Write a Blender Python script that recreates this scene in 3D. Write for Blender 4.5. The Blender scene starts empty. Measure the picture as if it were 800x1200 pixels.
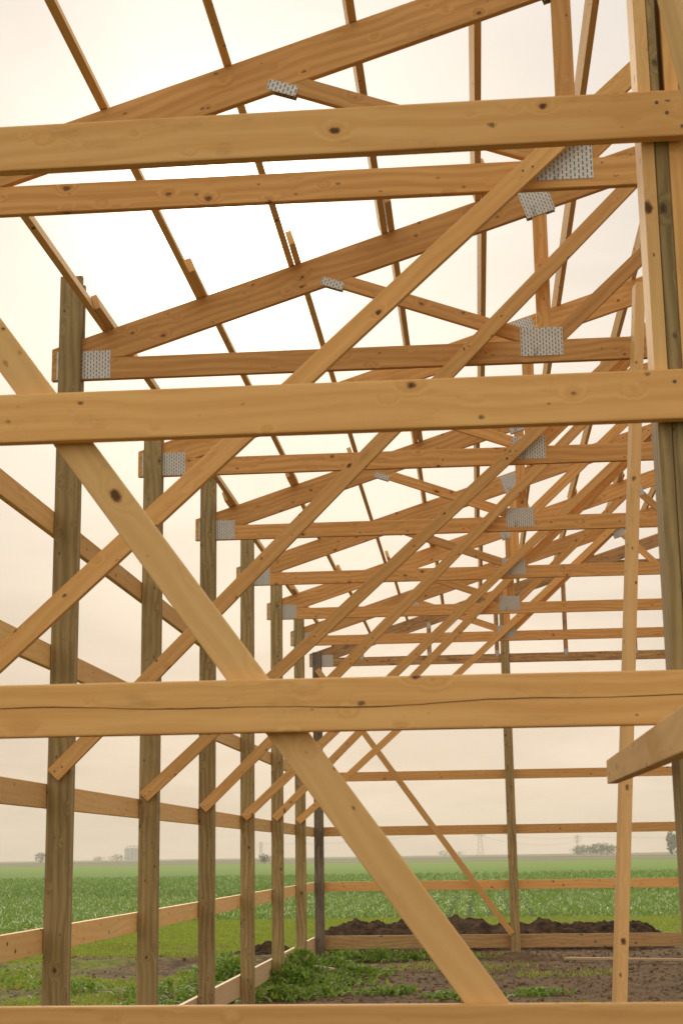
import bpy, bmesh, math, random
import numpy as np
from mathutils import Vector, Matrix, noise as mnoise
random.seed(7); rng = np.random.default_rng(7)
C = bpy.context.scene.collection
EZ = 1.45                      # eye height; structural heights below are measured from the eye
S = 2.4                        # bay spacing
Y1 = 8.574                     # front face of the first visible post
YN = 3.8705                    # front face of the near girts
XL = -2.371                    # outer face of the left posts
XR = XL + 0.133                # inner face
RM, RA = 0.3208, 3.734         # roof line  z = RA + RM*x
def Yp(i): return Y1 + (i-1)*S

# ------------------------------------------------------------------ materials
def new_mat(name):
    m = bpy.data.materials.new(name); m.use_nodes = True
    nt = m.node_tree; nt.nodes.clear()
    o = nt.nodes.new('ShaderNodeOutputMaterial'); b = nt.nodes.new('ShaderNodeBsdfPrincipled')
    nt.links.new(b.outputs[0], o.inputs[0]); return m, nt, b
class NT:
    def __init__(s, nt): s.nt = nt
    def n(s, t, **k):
        x = s.nt.nodes.new(t)
        for a, v in k.items(): setattr(x, a, v)
        return x
    def l(s, a, b): s.nt.links.new(a, b)
    def val(s, inp, v):
        if isinstance(v, (int, float)): inp.default_value = v
        elif isinstance(v, tuple): inp.default_value = v
        else: s.l(v, inp)
    def math(s, op, a, b=0.0, c=0.0, clamp=False):
        x = s.n('ShaderNodeMath', operation=op, use_clamp=clamp)
        s.val(x.inputs[0], a); s.val(x.inputs[1], b); s.val(x.inputs[2], c); return x.outputs[0]
    def vm(s, op, a, b=(0,0,0)):
        x = s.n('ShaderNodeVectorMath', operation=op); s.val(x.inputs[0], a); s.val(x.inputs[1], b); return x.outputs[0]
    def noise(s, vec, sc, det=3, rough=.5, dist=0.0):
        x = s.n('ShaderNodeTexNoise'); s.l(vec, x.inputs['Vector']); x.inputs['Scale'].default_value = sc
        x.inputs['Detail'].default_value = det; x.inputs['Roughness'].default_value = rough; x.inputs['Distortion'].default_value = dist
        return x.outputs[0]
    def ss(s, v, a, b):
        x = s.n('ShaderNodeMapRange', interpolation_type='SMOOTHSTEP'); s.val(x.inputs[0], v)
        x.inputs[1].default_value = a; x.inputs[2].default_value = b; x.inputs[3].default_value = 0; x.inputs[4].default_value = 1
        return x.outputs[0]
    def mix(s, f, a, b, mode='MIX'):
        x = s.n('ShaderNodeMix', data_type='RGBA', blend_type=mode); s.val(x.inputs[0], f)
        s.val(x.inputs[6], a if not isinstance(a, tuple) else (*a[:3], 1)); s.val(x.inputs[7], b if not isinstance(b, tuple) else (*b[:3], 1))
        return x.outputs[2]
    def ramp(s, f, stops):
        x = s.n('ShaderNodeValToRGB'); s.l(f, x.inputs[0]); e = x.color_ramp.elements
        e[0].position, e[0].color = stops[0][0], (*stops[0][1], 1); e[1].position, e[1].color = stops[-1][0], (*stops[-1][1], 1)
        for p, c in stops[1:-1]: q = e.new(p); q.color = (*c, 1)
        return x.outputs[0]

def wood(name, light, dark, knot, knot_amt=1.0, grain=0.55, rough=.62, stain=0.0, stain_col=(.06,.05,.035), hue_var=.5, tint=(.34,.2,.1)):
    m, nt, b = new_mat(name); N = NT(nt)
    tc = N.n('ShaderNodeTexCoord'); oi = N.n('ShaderNodeObjectInfo')
    r = oi.outputs['Random']
    off = N.n('ShaderNodeCombineXYZ')
    N.l(N.math('MULTIPLY', r, 37.0), off.inputs[0]); N.l(N.math('MULTIPLY', r, 91.3), off.inputs[1]); N.l(N.math('MULTIPLY', r, 53.1), off.inputs[2])
    P = N.vm('ADD', tc.outputs['Object'], off.outputs[0])
    def knots(sx, sy, lo, hi):
        v = N.n('ShaderNodeTexVoronoi', feature='F1'); v.inputs['Scale'].default_value = 1.0
        N.l(N.vm('ADD', N.vm('MULTIPLY', P, (sx, sy, sy)), jit), v.inputs['Vector'])
        spc = N.n('ShaderNodeSeparateColor'); N.l(v.outputs['Color'], spc.inputs[0])
        return N.math('DIVIDE', v.outputs['Distance'], N.math('ADD', .45, N.math('MULTIPLY', spc.outputs[0], .85)))
    jn = N.n('ShaderNodeTexNoise'); jn.inputs['Scale'].default_value = 55; jn.inputs['Detail'].default_value = 3; N.l(P, jn.inputs['Vector'])
    jit = N.vm('MULTIPLY', N.vm('SUBTRACT', jn.outputs['Color'], (.5,.5,.5)), (.13,.13,.13))
    k1 = knots(6.6, 9.5, 0, 0); k2 = knots(9.5, 15.0, 0, 0)
    near = N.math('SUBTRACT', 1.0, N.ss(k1, 0.05, 0.38))
    # warp the grain round the knots
    w = N.noise(P, 1.1, 2, .5)
    wv = N.n('ShaderNodeCombineXYZ')
    N.l(N.math('MULTIPLY', near, .022), wv.inputs[1]); N.l(N.math('MULTIPLY', near, .03), wv.inputs[2])
    P2 = N.vm('ADD', P, wv.outputs[0])
    wob = N.n('ShaderNodeCombineXYZ'); N.l(N.math('MULTIPLY', w, .05), wob.inputs[1]); N.l(N.math('MULTIPLY', w, .09), wob.inputs[2])
    P2 = N.vm('ADD', P2, wob.outputs[0])
    g1 = N.noise(N.vm('MULTIPLY', P2, (.9, 42, 42)), 1.0, 5, .65)
    g2 = N.noise(N.vm('MULTIPLY', P2, (6, 210, 210)), 1.0, 2, .5)
    wav = N.n('ShaderNodeTexWave', wave_type='RINGS', rings_direction='X'); N.l(N.vm('MULTIPLY', P2, (.07, 1, 1)), wav.inputs['Vector'])
    wav.inputs['Scale'].default_value = 13; wav.inputs['Distortion'].default_value = 5; wav.inputs['Detail'].default_value = 2; wav.inputs['Detail Scale'].default_value = .9
    gg = N.math('ADD', N.math('MULTIPLY', g1, .52), N.math('ADD', N.math('MULTIPLY', g2, .28), N.math('MULTIPLY', wav.outputs[1], .2)))
    f = N.math('MULTIPLY', N.ss(gg, .3, .72), grain)
    mid = tuple((a+c)/2 for a, c in zip(light, dark))
    col = N.mix(f, light, dark)
    big = N.ss(N.noise(N.vm('MULTIPLY', P, (1.2, 7, 7)), 1.0, 4, .6), .35, .72)
    col = N.mix(N.math('MULTIPLY', big, .35), col, dark)
    # each board has its own tone
    col = N.mix(N.math('MULTIPLY', N.math('FRACT', N.math('MULTIPLY', r, 17.7)), hue_var), col, N.mix(.5, col, tint, 'MIX'))
    bc = N.n('ShaderNodeHueSaturation'); N.l(N.math('ADD', .82, N.math('MULTIPLY', N.math('FRACT', N.math('MULTIPLY', r, 7.3)), .30)), bc.inputs['Value']); N.l(col, bc.inputs['Color'])
    col = bc.outputs[0]
    dirt = N.math('MULTIPLY', N.ss(N.noise(N.vm('MULTIPLY', P, (2.2, 6, 6)), 1.7, 6, .72), .56, .74), .34)
    col = N.mix(dirt, col, tuple(c*.5 for c in dark))
    ring = N.math('MULTIPLY', N.math('SUBTRACT', 1.0, N.ss(k1, .09, .27)), .4*knot_amt)
    col = N.mix(ring, col, dark)
    kk = N.math('MULTIPLY', N.math('SUBTRACT', 1.0, N.ss(k1, .055, .13)), .95*knot_amt)
    col = N.mix(kk, col, knot)
    kk2 = N.math('MULTIPLY', N.math('SUBTRACT', 1.0, N.ss(k2, .05, .13)), .7*knot_amt)
    col = N.mix(kk2, col, knot)
    if stain > 0:
        st = N.math('MULTIPLY', N.ss(N.noise(N.vm('MULTIPLY', P, (4, 14, 14)), 1.0, 5, .7), .48, .66), stain)
        col = N.mix(st, col, stain_col)
    N.l(col, b.inputs['Base Color'])
    b.inputs['Roughness'].default_value = rough; b.inputs['Specular IOR Level'].default_value = .25
    bp = N.n('ShaderNodeBump'); bp.inputs['Strength'].default_value = .25; bp.inputs['Distance'].default_value = .002
    N.l(gg, bp.inputs['Height']); N.l(bp.outputs[0], b.inputs['Normal'])
    return m
M = {}
M['pine']   = wood('pine',   (.86,.51,.19), (.69,.345,.10), (.12,.05,.018), 1.1, .72, hue_var=.4, tint=(.62,.32,.10))
M['pine_pale'] = wood('paler_pine', (.88,.57,.235), (.75,.43,.15), (.13,.055,.02), 1.1, .62, hue_var=.3, tint=(.62,.34,.14))  # paler pine; on the purlins its tone stands in for glare
M['truss']  = wood('truss_pine', (.84,.47,.165), (.58,.27,.07), (.13,.055,.02), .9, .8, hue_var=.5, tint=(.56,.28,.11))
M['treated']= wood('treated_pine', (.50,.36,.155), (.26,.175,.07), (.08,.048,.02), 1.0, 1.0, hue_var=.5, tint=(.38,.29,.12), stain=.3, stain_col=(.16,.11,.045))
M['grey']   = wood('weathered_grey_pine', (.26,.21,.15), (.13,.10,.07), (.03,.02,.013), .8, 1.0, stain=.5, stain_col=(.04,.032,.024))
M['mold']   = wood('stained_truss_pine', (.60,.35,.14), (.38,.20,.08), (.07,.035,.018), .9, .9, stain=.6, stain_col=(.10,.07,.045))
M['skirt']  = wood('skirt_board_pine', (.56,.36,.16), (.38,.22,.085), (.09,.05,.02), 1.0, .8, stain=.25, stain_col=(.2,.13,.07))
M['lath']   = wood('pale_lath', (.72,.52,.3), (.6,.4,.2), (.2,.1,.05), .4, .5)

def plate_mat():
    m, nt, b = new_mat('galvanised_plate'); N = NT(nt)
    tc = N.n('ShaderNodeTexCoord'); sp = N.n('ShaderNodeSeparateXYZ'); N.l(tc.outputs['Object'], sp.inputs[0])
    u = N.math('DIVIDE', sp.outputs[0], .0175); fu = N.math('ABSOLUTE', N.math('SUBTRACT', N.math('FRACT', u), .5))
    v = N.math('ADD', N.math('DIVIDE', sp.outputs[2], .026), N.math('MULTIPLY', N.math('FLOOR', u), .5))
    fv = N.math('ABSOLUTE', N.math('SUBTRACT', N.math('FRACT', v), .5))
    slot = N.math('MULTIPLY', N.math('LESS_THAN', fu, .17), N.math('LESS_THAN', fv, .33))
    n1 = N.noise(tc.outputs['Object'], 30, 4, .6); n2 = N.noise(tc.outputs['Object'], 9, 2, .5)
    col = N.mix(n1, (.46,.45,.41), (.78,.76,.70))
    col = N.mix(N.math('MULTIPLY', N.ss(n2, .62, .74), .6), col, (.1,.09,.08))
    col = N.mix(N.math('MULTIPLY', slot, .85), col, (.13,.10,.07)); N.l(col, b.inputs['Base Color'])
    N.l(N.math('MULTIPLY', N.math('SUBTRACT', 1.0, slot), .55), b.inputs['Metallic']); b.inputs['Roughness'].default_value = .5
    bp = N.n('ShaderNodeBump'); bp.inputs['Distance'].default_value = .004; bp.inputs['Strength'].default_value = .7
    N.l(N.math('SUBTRACT', 1.0, slot), bp.inputs['Height']); N.l(bp.outputs[0], b.inputs['Normal'])
    return m
M['plate'] = plate_mat()
def plain(name, col, rough=.8, metal=0.0, var=.3, sc=20):
    m, nt, b = new_mat(name); N = NT(nt); tc = N.n('ShaderNodeTexCoord')
    n = N.noise(tc.outputs['Object'], sc, 4, .6)
    N.l(N.mix(N.ss(n, .3, .7), tuple(c*(1-var) for c in col), tuple(min(1, c*(1+var)) for c in col)), b.inputs['Base Color'])
    b.inputs['Roughness'].default_value = rough; b.inputs['Metallic'].default_value = metal
    b.inputs['Specular IOR Level'].default_value = .2
    return m
M['nail'] = plain('dull_nail_steel', (.12,.12,.12), .5, .7)
M['crack'] = plain('wood_check', (.20,.095,.035), .9)
M['far_tree'] = plain('distant_tree_foliage', (.10,.13,.08), .9, sc=.5)
M['far_metal'] = plain('galvanised_silo_steel', (.45,.45,.44), .6, .2, .1, .2)
M['lattice'] = plain('pylon_steel', (.25,.25,.25), .6, .5)
M['far_white'] = plain('white_turbine_paint', (.7,.7,.7), .5)
M['bark'] = plain('bark', (.08,.06,.04), .9)

def leaf_mat(name, a, b_, rough=.5, trans=.35, pale=None):
    m = bpy.data.materials.new(name); m.use_nodes = True; nt = m.node_tree; nt.nodes.clear(); N = NT(nt)
    o = N.n('ShaderNodeOutputMaterial'); p = N.n('ShaderNodeBsdfPrincipled'); t = N.n('ShaderNodeBsdfTranslucent'); mx = N.n('ShaderNodeMixShader')
    g = N.n('ShaderNodeNewGeometry'); r = g.outputs['Random Per Island']
    col = N.mix(r, a, b_)
    if pale: col = N.mix(N.math('GREATER_THAN', N.math('FRACT', N.math('MULTIPLY', r, 13.7)), .87), col, pale)  # a share of leaves coloured pale, painting in the glints
    N.l(col, p.inputs['Base Color']); N.l(col, t.inputs['Color']); p.inputs['Roughness'].default_value = rough
    mx.inputs[0].default_value = trans; N.l(p.outputs[0], mx.inputs[1]); N.l(t.outputs[0], mx.inputs[2]); N.l(mx.outputs[0], o.inputs[0])
    return m
M['corn'] = leaf_mat('crop_leaves', (.17,.32,.03), (.27,.42,.055), .4, .45, (.72,.78,.45))
M['corn_far'] = leaf_mat('crop_leaves_distant', (.17,.30,.04), (.24,.38,.065), .5, .4, (.45,.55,.22))
M['grass'] = leaf_mat('grass_blades', (.24,.36,.02), (.46,.50,.05), .6, .4)
M['weed'] = leaf_mat('weed_leaves', (.14,.29,.02), (.30,.42,.04), .55, .4)

# ------------------------------------------------------------------ object helpers
MW = {}
def link(name, me, mat, parent=None):
    o = bpy.data.objects.new(name, me); C.objects.link(o)
    if mat is not None and me is not None and not me.materials: me.materials.append(mat)
    if parent is not None: o.parent = parent
    return o
def tag(o, label=None, cat=None, group=None, kind=None):
    if label: o['label'] = label
    if cat: o['category'] = cat
    if group: o['group'] = group
    if kind: o['kind'] = kind
    return o
def empty(name, loc):
    o = bpy.data.objects.new(name, None); C.objects.link(o); o.location = loc; o.empty_display_size = .2; return o
def box_mesh(name, L, W, T, bev=.0035):
    """local x along the board (length L), z across the wide face (W), y thickness (T)"""
    bm = bmesh.new(); bmesh.ops.create_cube(bm, size=1.0)
    bmesh.ops.scale(bm, vec=(L, T, W), verts=bm.verts)
    if bev: bmesh.ops.bevel(bm, geom=bm.edges[:], offset=bev, segments=2, affect='EDGES', profile=.6)
    me = bpy.data.meshes.new(name); bm.to_mesh(me); bm.free()
    for p in me.polygons: p.use_smooth = False
    return me
def frame(x, zhint):
    x = Vector(x).normalized(); z = Vector(zhint); z = (z - x*z.dot(x)).normalized(); y = z.cross(x)
    return Matrix((x, y, z)).transposed()
def board(name, p0, p1, W, T, zhint, mat, parent=None, bev=.0035, bow=0.0):
    """a plank from p0 to p1 (eye-relative heights); W lies along zhint"""
    a = Vector(p0); b = Vector(p1); a.z += EZ; b.z += EZ
    L = (b-a).length
    me = box_mesh(name, L, W, T, bev)
    if bow:
        bm = bmesh.new(); bm.from_mesh(me)
        es = [e for e in bm.edges if abs(e.verts[0].co.x-e.verts[1].co.x) > L*.9]
        bmesh.ops.subdivide_edges(bm, edges=es, cuts=10, use_grid_fill=False)
        for v in bm.verts: t = 2*v.co.x/L; v.co.z += bow*(1-t*t)
        bm.to_mesh(me); bm.free()
    o = link(name, me, mat, parent)
    mw = Matrix.Translation((a+b)/2) @ frame(b-a, zhint).to_4x4()
    if parent is not None: mw = Matrix.Translation(-parent.location) @ mw
    o.matrix_local = mw; MW[o.name] = mw.copy()
    return o
def clip(poly, a, b, c):
    """keep a*x+b*z<=c"""
    out = []
    for i in range(len(poly)):
        p, q = poly[i], poly[(i+1) % len(poly)]
        dp, dq = a*p[0]+b*p[1]-c, a*q[0]+b*q[1]-c
        if dp <= 0: out.append(p)
        if (dp < 0 < dq) or (dq < 0 < dp):
            t = dp/(dp-dq); out.append((p[0]+t*(q[0]-p[0]), p[1]+t*(q[1]-p[1])))
    return out
def strip(p0, p1, w, ext=.6):
    d = Vector((p1[0]-p0[0], p1[1]-p0[1])).normalized(); n = Vector((-d.y, d.x))*w/2
    a = Vector(p0)-d*ext; b = Vector(p1)+d*ext
    return [tuple(a-n), tuple(b-n), tuple(b+n), tuple(a+n)], math.atan2(d.y, d.x)
def poly_part(name, poly, y0, y1, ang, mat, parent, bev=.003):
    """extruded outline in the XZ plane, local x along ang"""
    cx = sum(p[0] for p in poly)/len(poly); cz = sum(p[1] for p in poly)/len(poly); ca, sa = math.cos(ang), math.sin(ang)
    bm = bmesh.new(); h = (y1-y0)/2; vs = []
    for s in (-1, 1):
        vs.append([bm.verts.new((ca*(p[0]-cx)+sa*(p[1]-cz), s*h, -sa*(p[0]-cx)+ca*(p[1]-cz))) for p in poly])
    n = len(poly); bm.faces.new(vs[0]); bm.faces.new(vs[1][::-1])
    for i in range(n): bm.faces.new((vs[0][(i+1) % n], vs[0][i], vs[1][i], vs[1][(i+1) % n]))
    bmesh.ops.recalc_face_normals(bm, faces=bm.faces[:])
    if bev: bmesh.ops.bevel(bm, geom=[e for e in bm.edges if e.calc_length() > .03], offset=bev, segments=1, affect='EDGES')
    me = bpy.data.meshes.new(name); bm.to_mesh(me); bm.free()
    o = link(name, me, mat, parent)
    o.location = Vector((cx, (y0+y1)/2, cz+EZ)) - (parent.location if parent else Vector()); o.rotation_euler = (0, -ang, 0)
    return o

ORD = ['first','second','third','fourth','fifth','sixth','seventh','eighth','ninth','tenth','eleventh']
# ------------------------------------------------------------------ roof trusses
CT, CH = 2.894, .132
PEAK = 3.6
def plate(parent, cx, cz, w, h, ang, y, front=True):
    me = box_mesh('connector_plate', w, h, .0016, 0)
    o = link('connector_plate', me, M['plate'], parent); o.location = Vector((cx, y, cz+EZ))-parent.location; o.rotation_euler = (0, -ang, 0); return o
def half(parent, yf, side, mat, gable=False):
    th = .036
    mir = (lambda x: x) if side < 0 else (lambda x: 2*PEAK-x)
    def PP(name, poly, ang, k=0):
        poly = [(mir(x), z) for x, z in poly]
        if side > 0: poly = poly[::-1]; ang = -ang
        d = .0015*k
        poly_part(name, poly, yf+d, yf+th-d, ang, mat, parent)
    top = [(-2.42, RA-RM*2.42), (-2.42, RA-RM*2.42-.2), (PEAK-.001, RA-.194+RM*PEAK), (PEAK-.001, RA+RM*PEAK)]
    top = clip(top, 0, -1, -(CT+.0005))
    PP('top_chord', top, math.atan(RM))
    def web(p0, p1, w, k, extra=()):
        pl, ang = strip(p0, p1, w)
        pl = clip(pl, 0, -1, -(CT+.001)); pl = clip(pl, -RM, 1, RA-.195)
        pl = clip(pl, 1, 0, PEAK-.02)
        for e in extra: pl = clip(pl, *e)
        PP('web', pl, ang, k)
    a = math.atan(RM)
    def PL(cx, cz, w, h, ang, both=True):
        if side > 0: ang = -ang
        plate(parent, mir(cx), cz, w, h, ang, yf-.0012)
        if both: plate(parent, mir(cx), cz, w, h, ang, yf+th+.0012)
    if not gable:
        web((-.75, 3.33), (.4, 2.91), .085, 1, [(1, 0, .42)])
        web((.476, 2.9), (.476, 3.7), .085, 2)
        web((.58, 2.94), (2.0, 4.27), .085, 3, [(-1, 0, -.52), (1, 0, 2.0)])
        web((2.02, 4.2), (3.35, 2.88), .085, 4, [(-1, 0, -2.005), (1, 0, 3.3)])
        PL(-2.228, 2.853, .322, .172, 0)
        PL(.457, 2.884, .242, .17, 0); PL(.458, 3.765, .175, .2, a); PL(-.748, 3.295, .135, .05, -.33)
        PL(2.0, 4.2, .16, .16, a); PL(3.42, 2.884, .22, .17, 0)
    else:
        for X in (-1.64, -.63, .37, 1.38, 2.39, 3.38):
            pl = [(X-.032, CT-.05), (X+.032, CT-.05), (X+.032, 5.2), (X-.032, 5.2)]
            pl = clip(pl, 0, -1, -(CT+.001)); pl = clip(pl, -RM, 1, RA-.195)
            PP('stud', pl, math.pi/2, 1)
            PL(X, CT+.005, .055, .085, 0, False); PL(X, RA-.19+RM*X, .055, .085, 0, False)
        pl = clip([(1.2, 4.17), (PEAK-.001, 4.17), (PEAK-.001, 4.26), (1.2, 4.26)], -RM, 1, RA-.195)
        poly_part('collar', [(mir(x), z) for x, z in pl][::(-1 if side > 0 else 1)], yf+th+.004, yf+th*2+.004, 0, mat, parent)
        PL(-2.228, 2.853, .322, .172, 0)
def truss(i):
    y = Yp(i); gable = i == 7
    t = empty('gable_truss' if gable else 'roof_truss', (PEAK, y+.036, CT-CH+EZ))
    mat = M['mold'] if gable else M['truss']
    yf = y+.037
    poly_part('bottom_chord', [(-2.42, CT-CH), (PEAK-.001, CT-CH), (PEAK-.001, CT), (-2.42, CT)], yf, yf+.036, 0, mat, t)
    poly_part('bottom_chord', [(PEAK+.001, CT-CH), (2*PEAK+2.42, CT-CH), (2*PEAK+2.42, CT), (PEAK+.001, CT)], yf, yf+.036, 0, mat, t)
    half(t, yf, -1, mat, gable); half(t, yf, 1, mat, gable)
    plate(t, PEAK, 4.80, .3, .16, 0, yf-.0012); plate(t, PEAK, CT-.066, .3, .12, 0, yf-.0012)
    if not gable: poly_part('web', [(PEAK-.042, CT+.001), (PEAK+.042, CT+.001), (PEAK+.042, 4.68), (PEAK-.042, 4.68)], yf+.002, yf+.034, math.pi/2, mat, t)
    return t
def copy_thing(src, loc):
    r = src.copy(); C.objects.link(r); r.location = loc
    for ch in src.children:
        c = ch.copy(); C.objects.link(c); c.parent = r
    return r
proto = truss(0)
lab = ['nearest roof truss, its broad bottom chord crossing just below the highest near girt',
 'second roof truss from the camera, its heel plate on the nearest visible treated post',
 'third roof truss from the camera, heel resting on the second visible treated post',
 'fourth roof truss from the camera, heel resting on the third visible treated post',
 'fifth roof truss from the camera, heel resting on the fourth visible treated post',
 'sixth roof truss from the camera, heel resting on the fifth visible treated post',
 'seventh roof truss, last webbed one before the stained gable truss']
for i in range(7):
    t = proto if i == 0 else copy_thing(proto, Vector((PEAK, Yp(i)+.036, CT-CH+EZ)))
    tag(t, lab[i], 'roof truss', 'roof trusses with galvanised plates')
tag(truss(7), 'dark stained gable truss with upright studs on the far end wall', 'roof truss')

# ------------------------------------------------------------------ left posts: three plies, the middle one notched for the truss
plab = {0:'treated post left of and nearer than all other wall posts, carrying the nearest truss',
 1:'nearest visible treated laminated post, tall and knotty, rising above its truss heel',
 2:'second treated post of the left row, between two thick near posts, dark grained',
 3:'third treated post of the left row, smooth olive brown',
 4:'fourth treated post of the left row, with black nail spots near its foot',
 5:'fifth treated post of the left row, standing in tall green weeds',
 6:'sixth treated post of the left row, yellowish, just before the dark corner post',
 7:'dark grey weathered corner post where the left wall meets the far wall'}
base = {0:-1.47,1:-1.47,2:-1.47,3:-1.47,4:-1.47,5:-1.47,6:-1.47,7:-1.47}
for i in range(0, 8):
    y = Yp(i); mat = M['grey'] if i == 7 else M['treated']
    t = empty('wall_post', (XL+.066, y+.054, 0)); tag(t, plab[i], 'post', 'laminated posts of the left wall')
    topz = 3.40 if i < 7 else 2.98
    w = .133; cx = XL+w/2; zb = -1.5
    board('ply', (cx, y+.0175, zb), (cx, y+.0175, topz), w, .0345, (1,0,0), mat, t, .004)
    board('ply', (cx+.001, y+.055, zb), (cx+.001, y+.055, 2.755), w-.003, .0345, (1,0,0), mat, t, .004)
    board('ply', (cx-.001, y+.0925, zb), (cx-.001, y+.0925, topz-.03), w-.002, .0345, (1,0,0), mat, t, .004)

# ------------------------------------------------------------------ braces from posts up to the top chords
BR = []
sl = [.916,1.004,.898,.979,.915,.980,.890]; z23 = [.504,.550,.511,.501,.476,.522,.530]
for i in range(7):
    y = Yp(i); m = sl[i]; c = math.cos(math.atan(m)); h = .0425/c   # z23 is the upper edge
    def zc(x): return z23[i]+m*(x+2.3)-h
    x0 = -2.33; x1 = (RA-.03-z23[i]-m*2.3+h)/(m-RM)
    o = board('diagonal_brace', (x0, y-.0195, zc(x0)), (x1, y-.0195, zc(x1)), .085, .036, (0,0,1), M['pine'], None, .003, bow=random.uniform(-.012,.012))
    xc_ = -2.3+(CT-CH/2+h-z23[i])/m
    BR.append((o, [(-2.30, zc(-2.30)), (xc_, zc(xc_))]))
    tag(o, ['long diagonal brace in front of the nearest truss, starting beyond the left edge',
            'diagonal brace nailed low on the nearest visible treated post, rising right past its truss',
            'diagonal brace nailed on the second visible treated post, with a dark bark streak',
            'diagonal brace nailed on the third treated post of the left row',
            'diagonal brace nailed on the fourth treated post of the left row',
            'diagonal brace nailed on the fifth treated post of the left row',
            'diagonal brace nailed on the sixth treated post of the left row, shortest in view'][i], 'brace', 'diagonal braces from posts to trusses')

def brace_nails(o, pts, ry):
    for x, z in pts:
        for q in (-1, 1): nail(o, x+q*.016+random.uniform(-.006,.006), z+random.uniform(-.012,.012)+q*.012, ry)
# ------------------------------------------------------------------ wall girts
lev = [1.9662, 1.1952, .4158, -.3617, -1.133]
lname = ['top','second highest','third highest','second lowest','lowest']
spans = [(3.93, Yp(1)+.054, 'in front of the nearest visible post'), (Yp(1)+.058, Yp(4)+.054, 'between the first and fourth visible posts'), (Yp(4)+.058, Yp(7)+.108, 'between the fourth visible post and the far corner')]
for k, z in enumerate(lev):
    hh = .133 if k < 4 else .20
    for j, (a, b, txt) in enumerate(spans):
        o = board('wall_girt', (XL-.0205, a, z-hh/2), (XL-.0205, b, z-hh/2), hh, .037, (0,0,1), M['pine_pale'] if k < 4 else M['lath'])
        tag(o, '%s left wall girt board, %s' % (lname[k], txt), 'girt', 'girts of the left wall')
fl = [1.97, 1.2055, .4186, -.3636, -1.12]
for k, z in enumerate(fl):
    hh = .133 if k < 4 else .185
    yy = Yp(7)+.13
    o = board('wall_girt', (XL-.035, yy, z-hh/2), (5.9, yy, z-hh/2), hh, .037, (0,0,1), M['pine'] if k < 4 else M['skirt'])
    tag(o, ['topmost girt of the far end wall, behind the lower near girt',
            'second highest girt of the far end wall, orange against the sky',
            'third highest girt of the far end wall, just above the horizon',
            'second lowest girt of the far end wall, crossing in front of the crop field',
            'wide skirt board at the bottom of the far end wall'][k], 'girt', 'girts of the far end wall')
nail_me = None
def nail(parent, x, z, yfront, r=.0045):
    global nail_me
    if nail_me is None:
        bm = bmesh.new(); bmesh.ops.create_cone(bm, cap_ends=True, segments=10, radius1=.0050, radius2=.004, depth=.003, matrix=Matrix.Rotation(math.pi/2, 4, 'X'))
        nail_me = bpy.data.meshes.new('nail'); bm.to_mesh(nail_me); bm.free()
    o = link('nail', nail_me, M['nail'], parent)
    o.matrix_local = MW[parent.name].inverted() @ Matrix.Translation(Vector((x, yfront-.001, z+EZ)))
    return o
for i, (o, pl) in enumerate(BR): brace_nails(o, pl, Yp(i)-.0375)
# near end-wall girts
zn = [1.9807, 1.2121, .4332, -.3479]
nl = ['highest near girt across the top of the photo, glowing in the sunlight', 'second near girt from the top, crossing the photo above its middle',
      'near girt with a long wavy crack, crossing below the middle of the photo', 'lowest near girt, its sunlit top edge along the bottom of the photo']
for k, z in enumerate(zn):
    tilt = [.004, 0, -.002, 0][k]
    o = board('wall_girt', (-2.45, YN+.0185, z-.0665-tilt), (2.6, YN+.0185, z-.0665+tilt), .133, .037, (0,0,1), M['pine'], None, .005, bow=[.006,-.003,.004,0][k])
    tag(o, nl[k], 'girt', 'girts of the near end wall')
    for q in range(3): nail(o, .535+.028*q+random.uniform(-.01,.01), z-.03-.035*q+random.uniform(-.008,.008), YN)
    if k == 2:   # drying check running along the board
        bm = bmesh.new(); pts = []
        for s in range(120):
            x = -2.4+s*.042; zz = z-.063+.006*math.sin(x*4.1)+.003*math.sin(x*11+1)+.0016*mnoise.noise(Vector((x*20,0,0)))
            wd = .0008+.0013*max(0, mnoise.noise(Vector((x*5, 3, 0)))+.3)
            pts.append((bm.verts.new((x, YN-.0008, zz+wd+EZ)), bm.verts.new((x, YN-.0008, zz-wd+EZ))))
        for a, b in zip(pts, pts[1:]): bm.faces.new((a[0], a[1], b[1], b[0]))
        me = bpy.data.meshes.new('crack'); bm.to_mesh(me); bm.free()
        cr = link('crack', me, M['crack'], o); cr.matrix_local = MW[o.name].inverted()
# near diagonal brace behind the girts
o = board('diagonal_brace', (-2.2, YN+.0565, 2.672), (.10, YN+.0565, -.474), .0875, .036, (0,0,1), M['pine_pale'], None, .004)
tag(o, 'wide pale near brace falling from left edge to bottom centre behind the near girts', 'brace')

# ------------------------------------------------------------------ near right post (spliced plies), corner post
t = empty('wall_post', (.551, YN+.11, 0)); tag(t, 'near laminated post at the right edge, olive treated below and tan above', 'post')
y0 = YN+.0415; yc = y0+.0705
def vply(name, xa, xb, za, zb, mat, dy=0.0):
    o = board(name, ((xa+xb)/2, yc+dy, za), ((xa+xb)/2, yc+dy, zb), .139, xb-xa, (0,1,0), mat, t, .003); return o
o = vply('ply', .495, .529, 1.152, 3.6, M['pine_pale']); o['label'] = 'tan untreated upper ply'
o = vply('ply', .495, .5295, -1.5, 1.148, M['treated']); o['label'] = 'olive treated lower ply'
vply('ply', .531, .566, -1.5, 1.93, M['treated'], .002)
o = vply('ply', .5305, .5525, 1.934, 3.6, M['treated'], .002); o['label'] = 'narrow olive ply beside a dark gap'
o = vply('ply', .567, .603, 1.152, 3.6, M['pine']); o['label'] = 'tan untreated upper ply'
vply('ply', .5675, .6035, -1.5, 1.148, M['treated'])
vply('ply', .5525, .566, 1.934, 3.6, M['treated'], .05)
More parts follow.
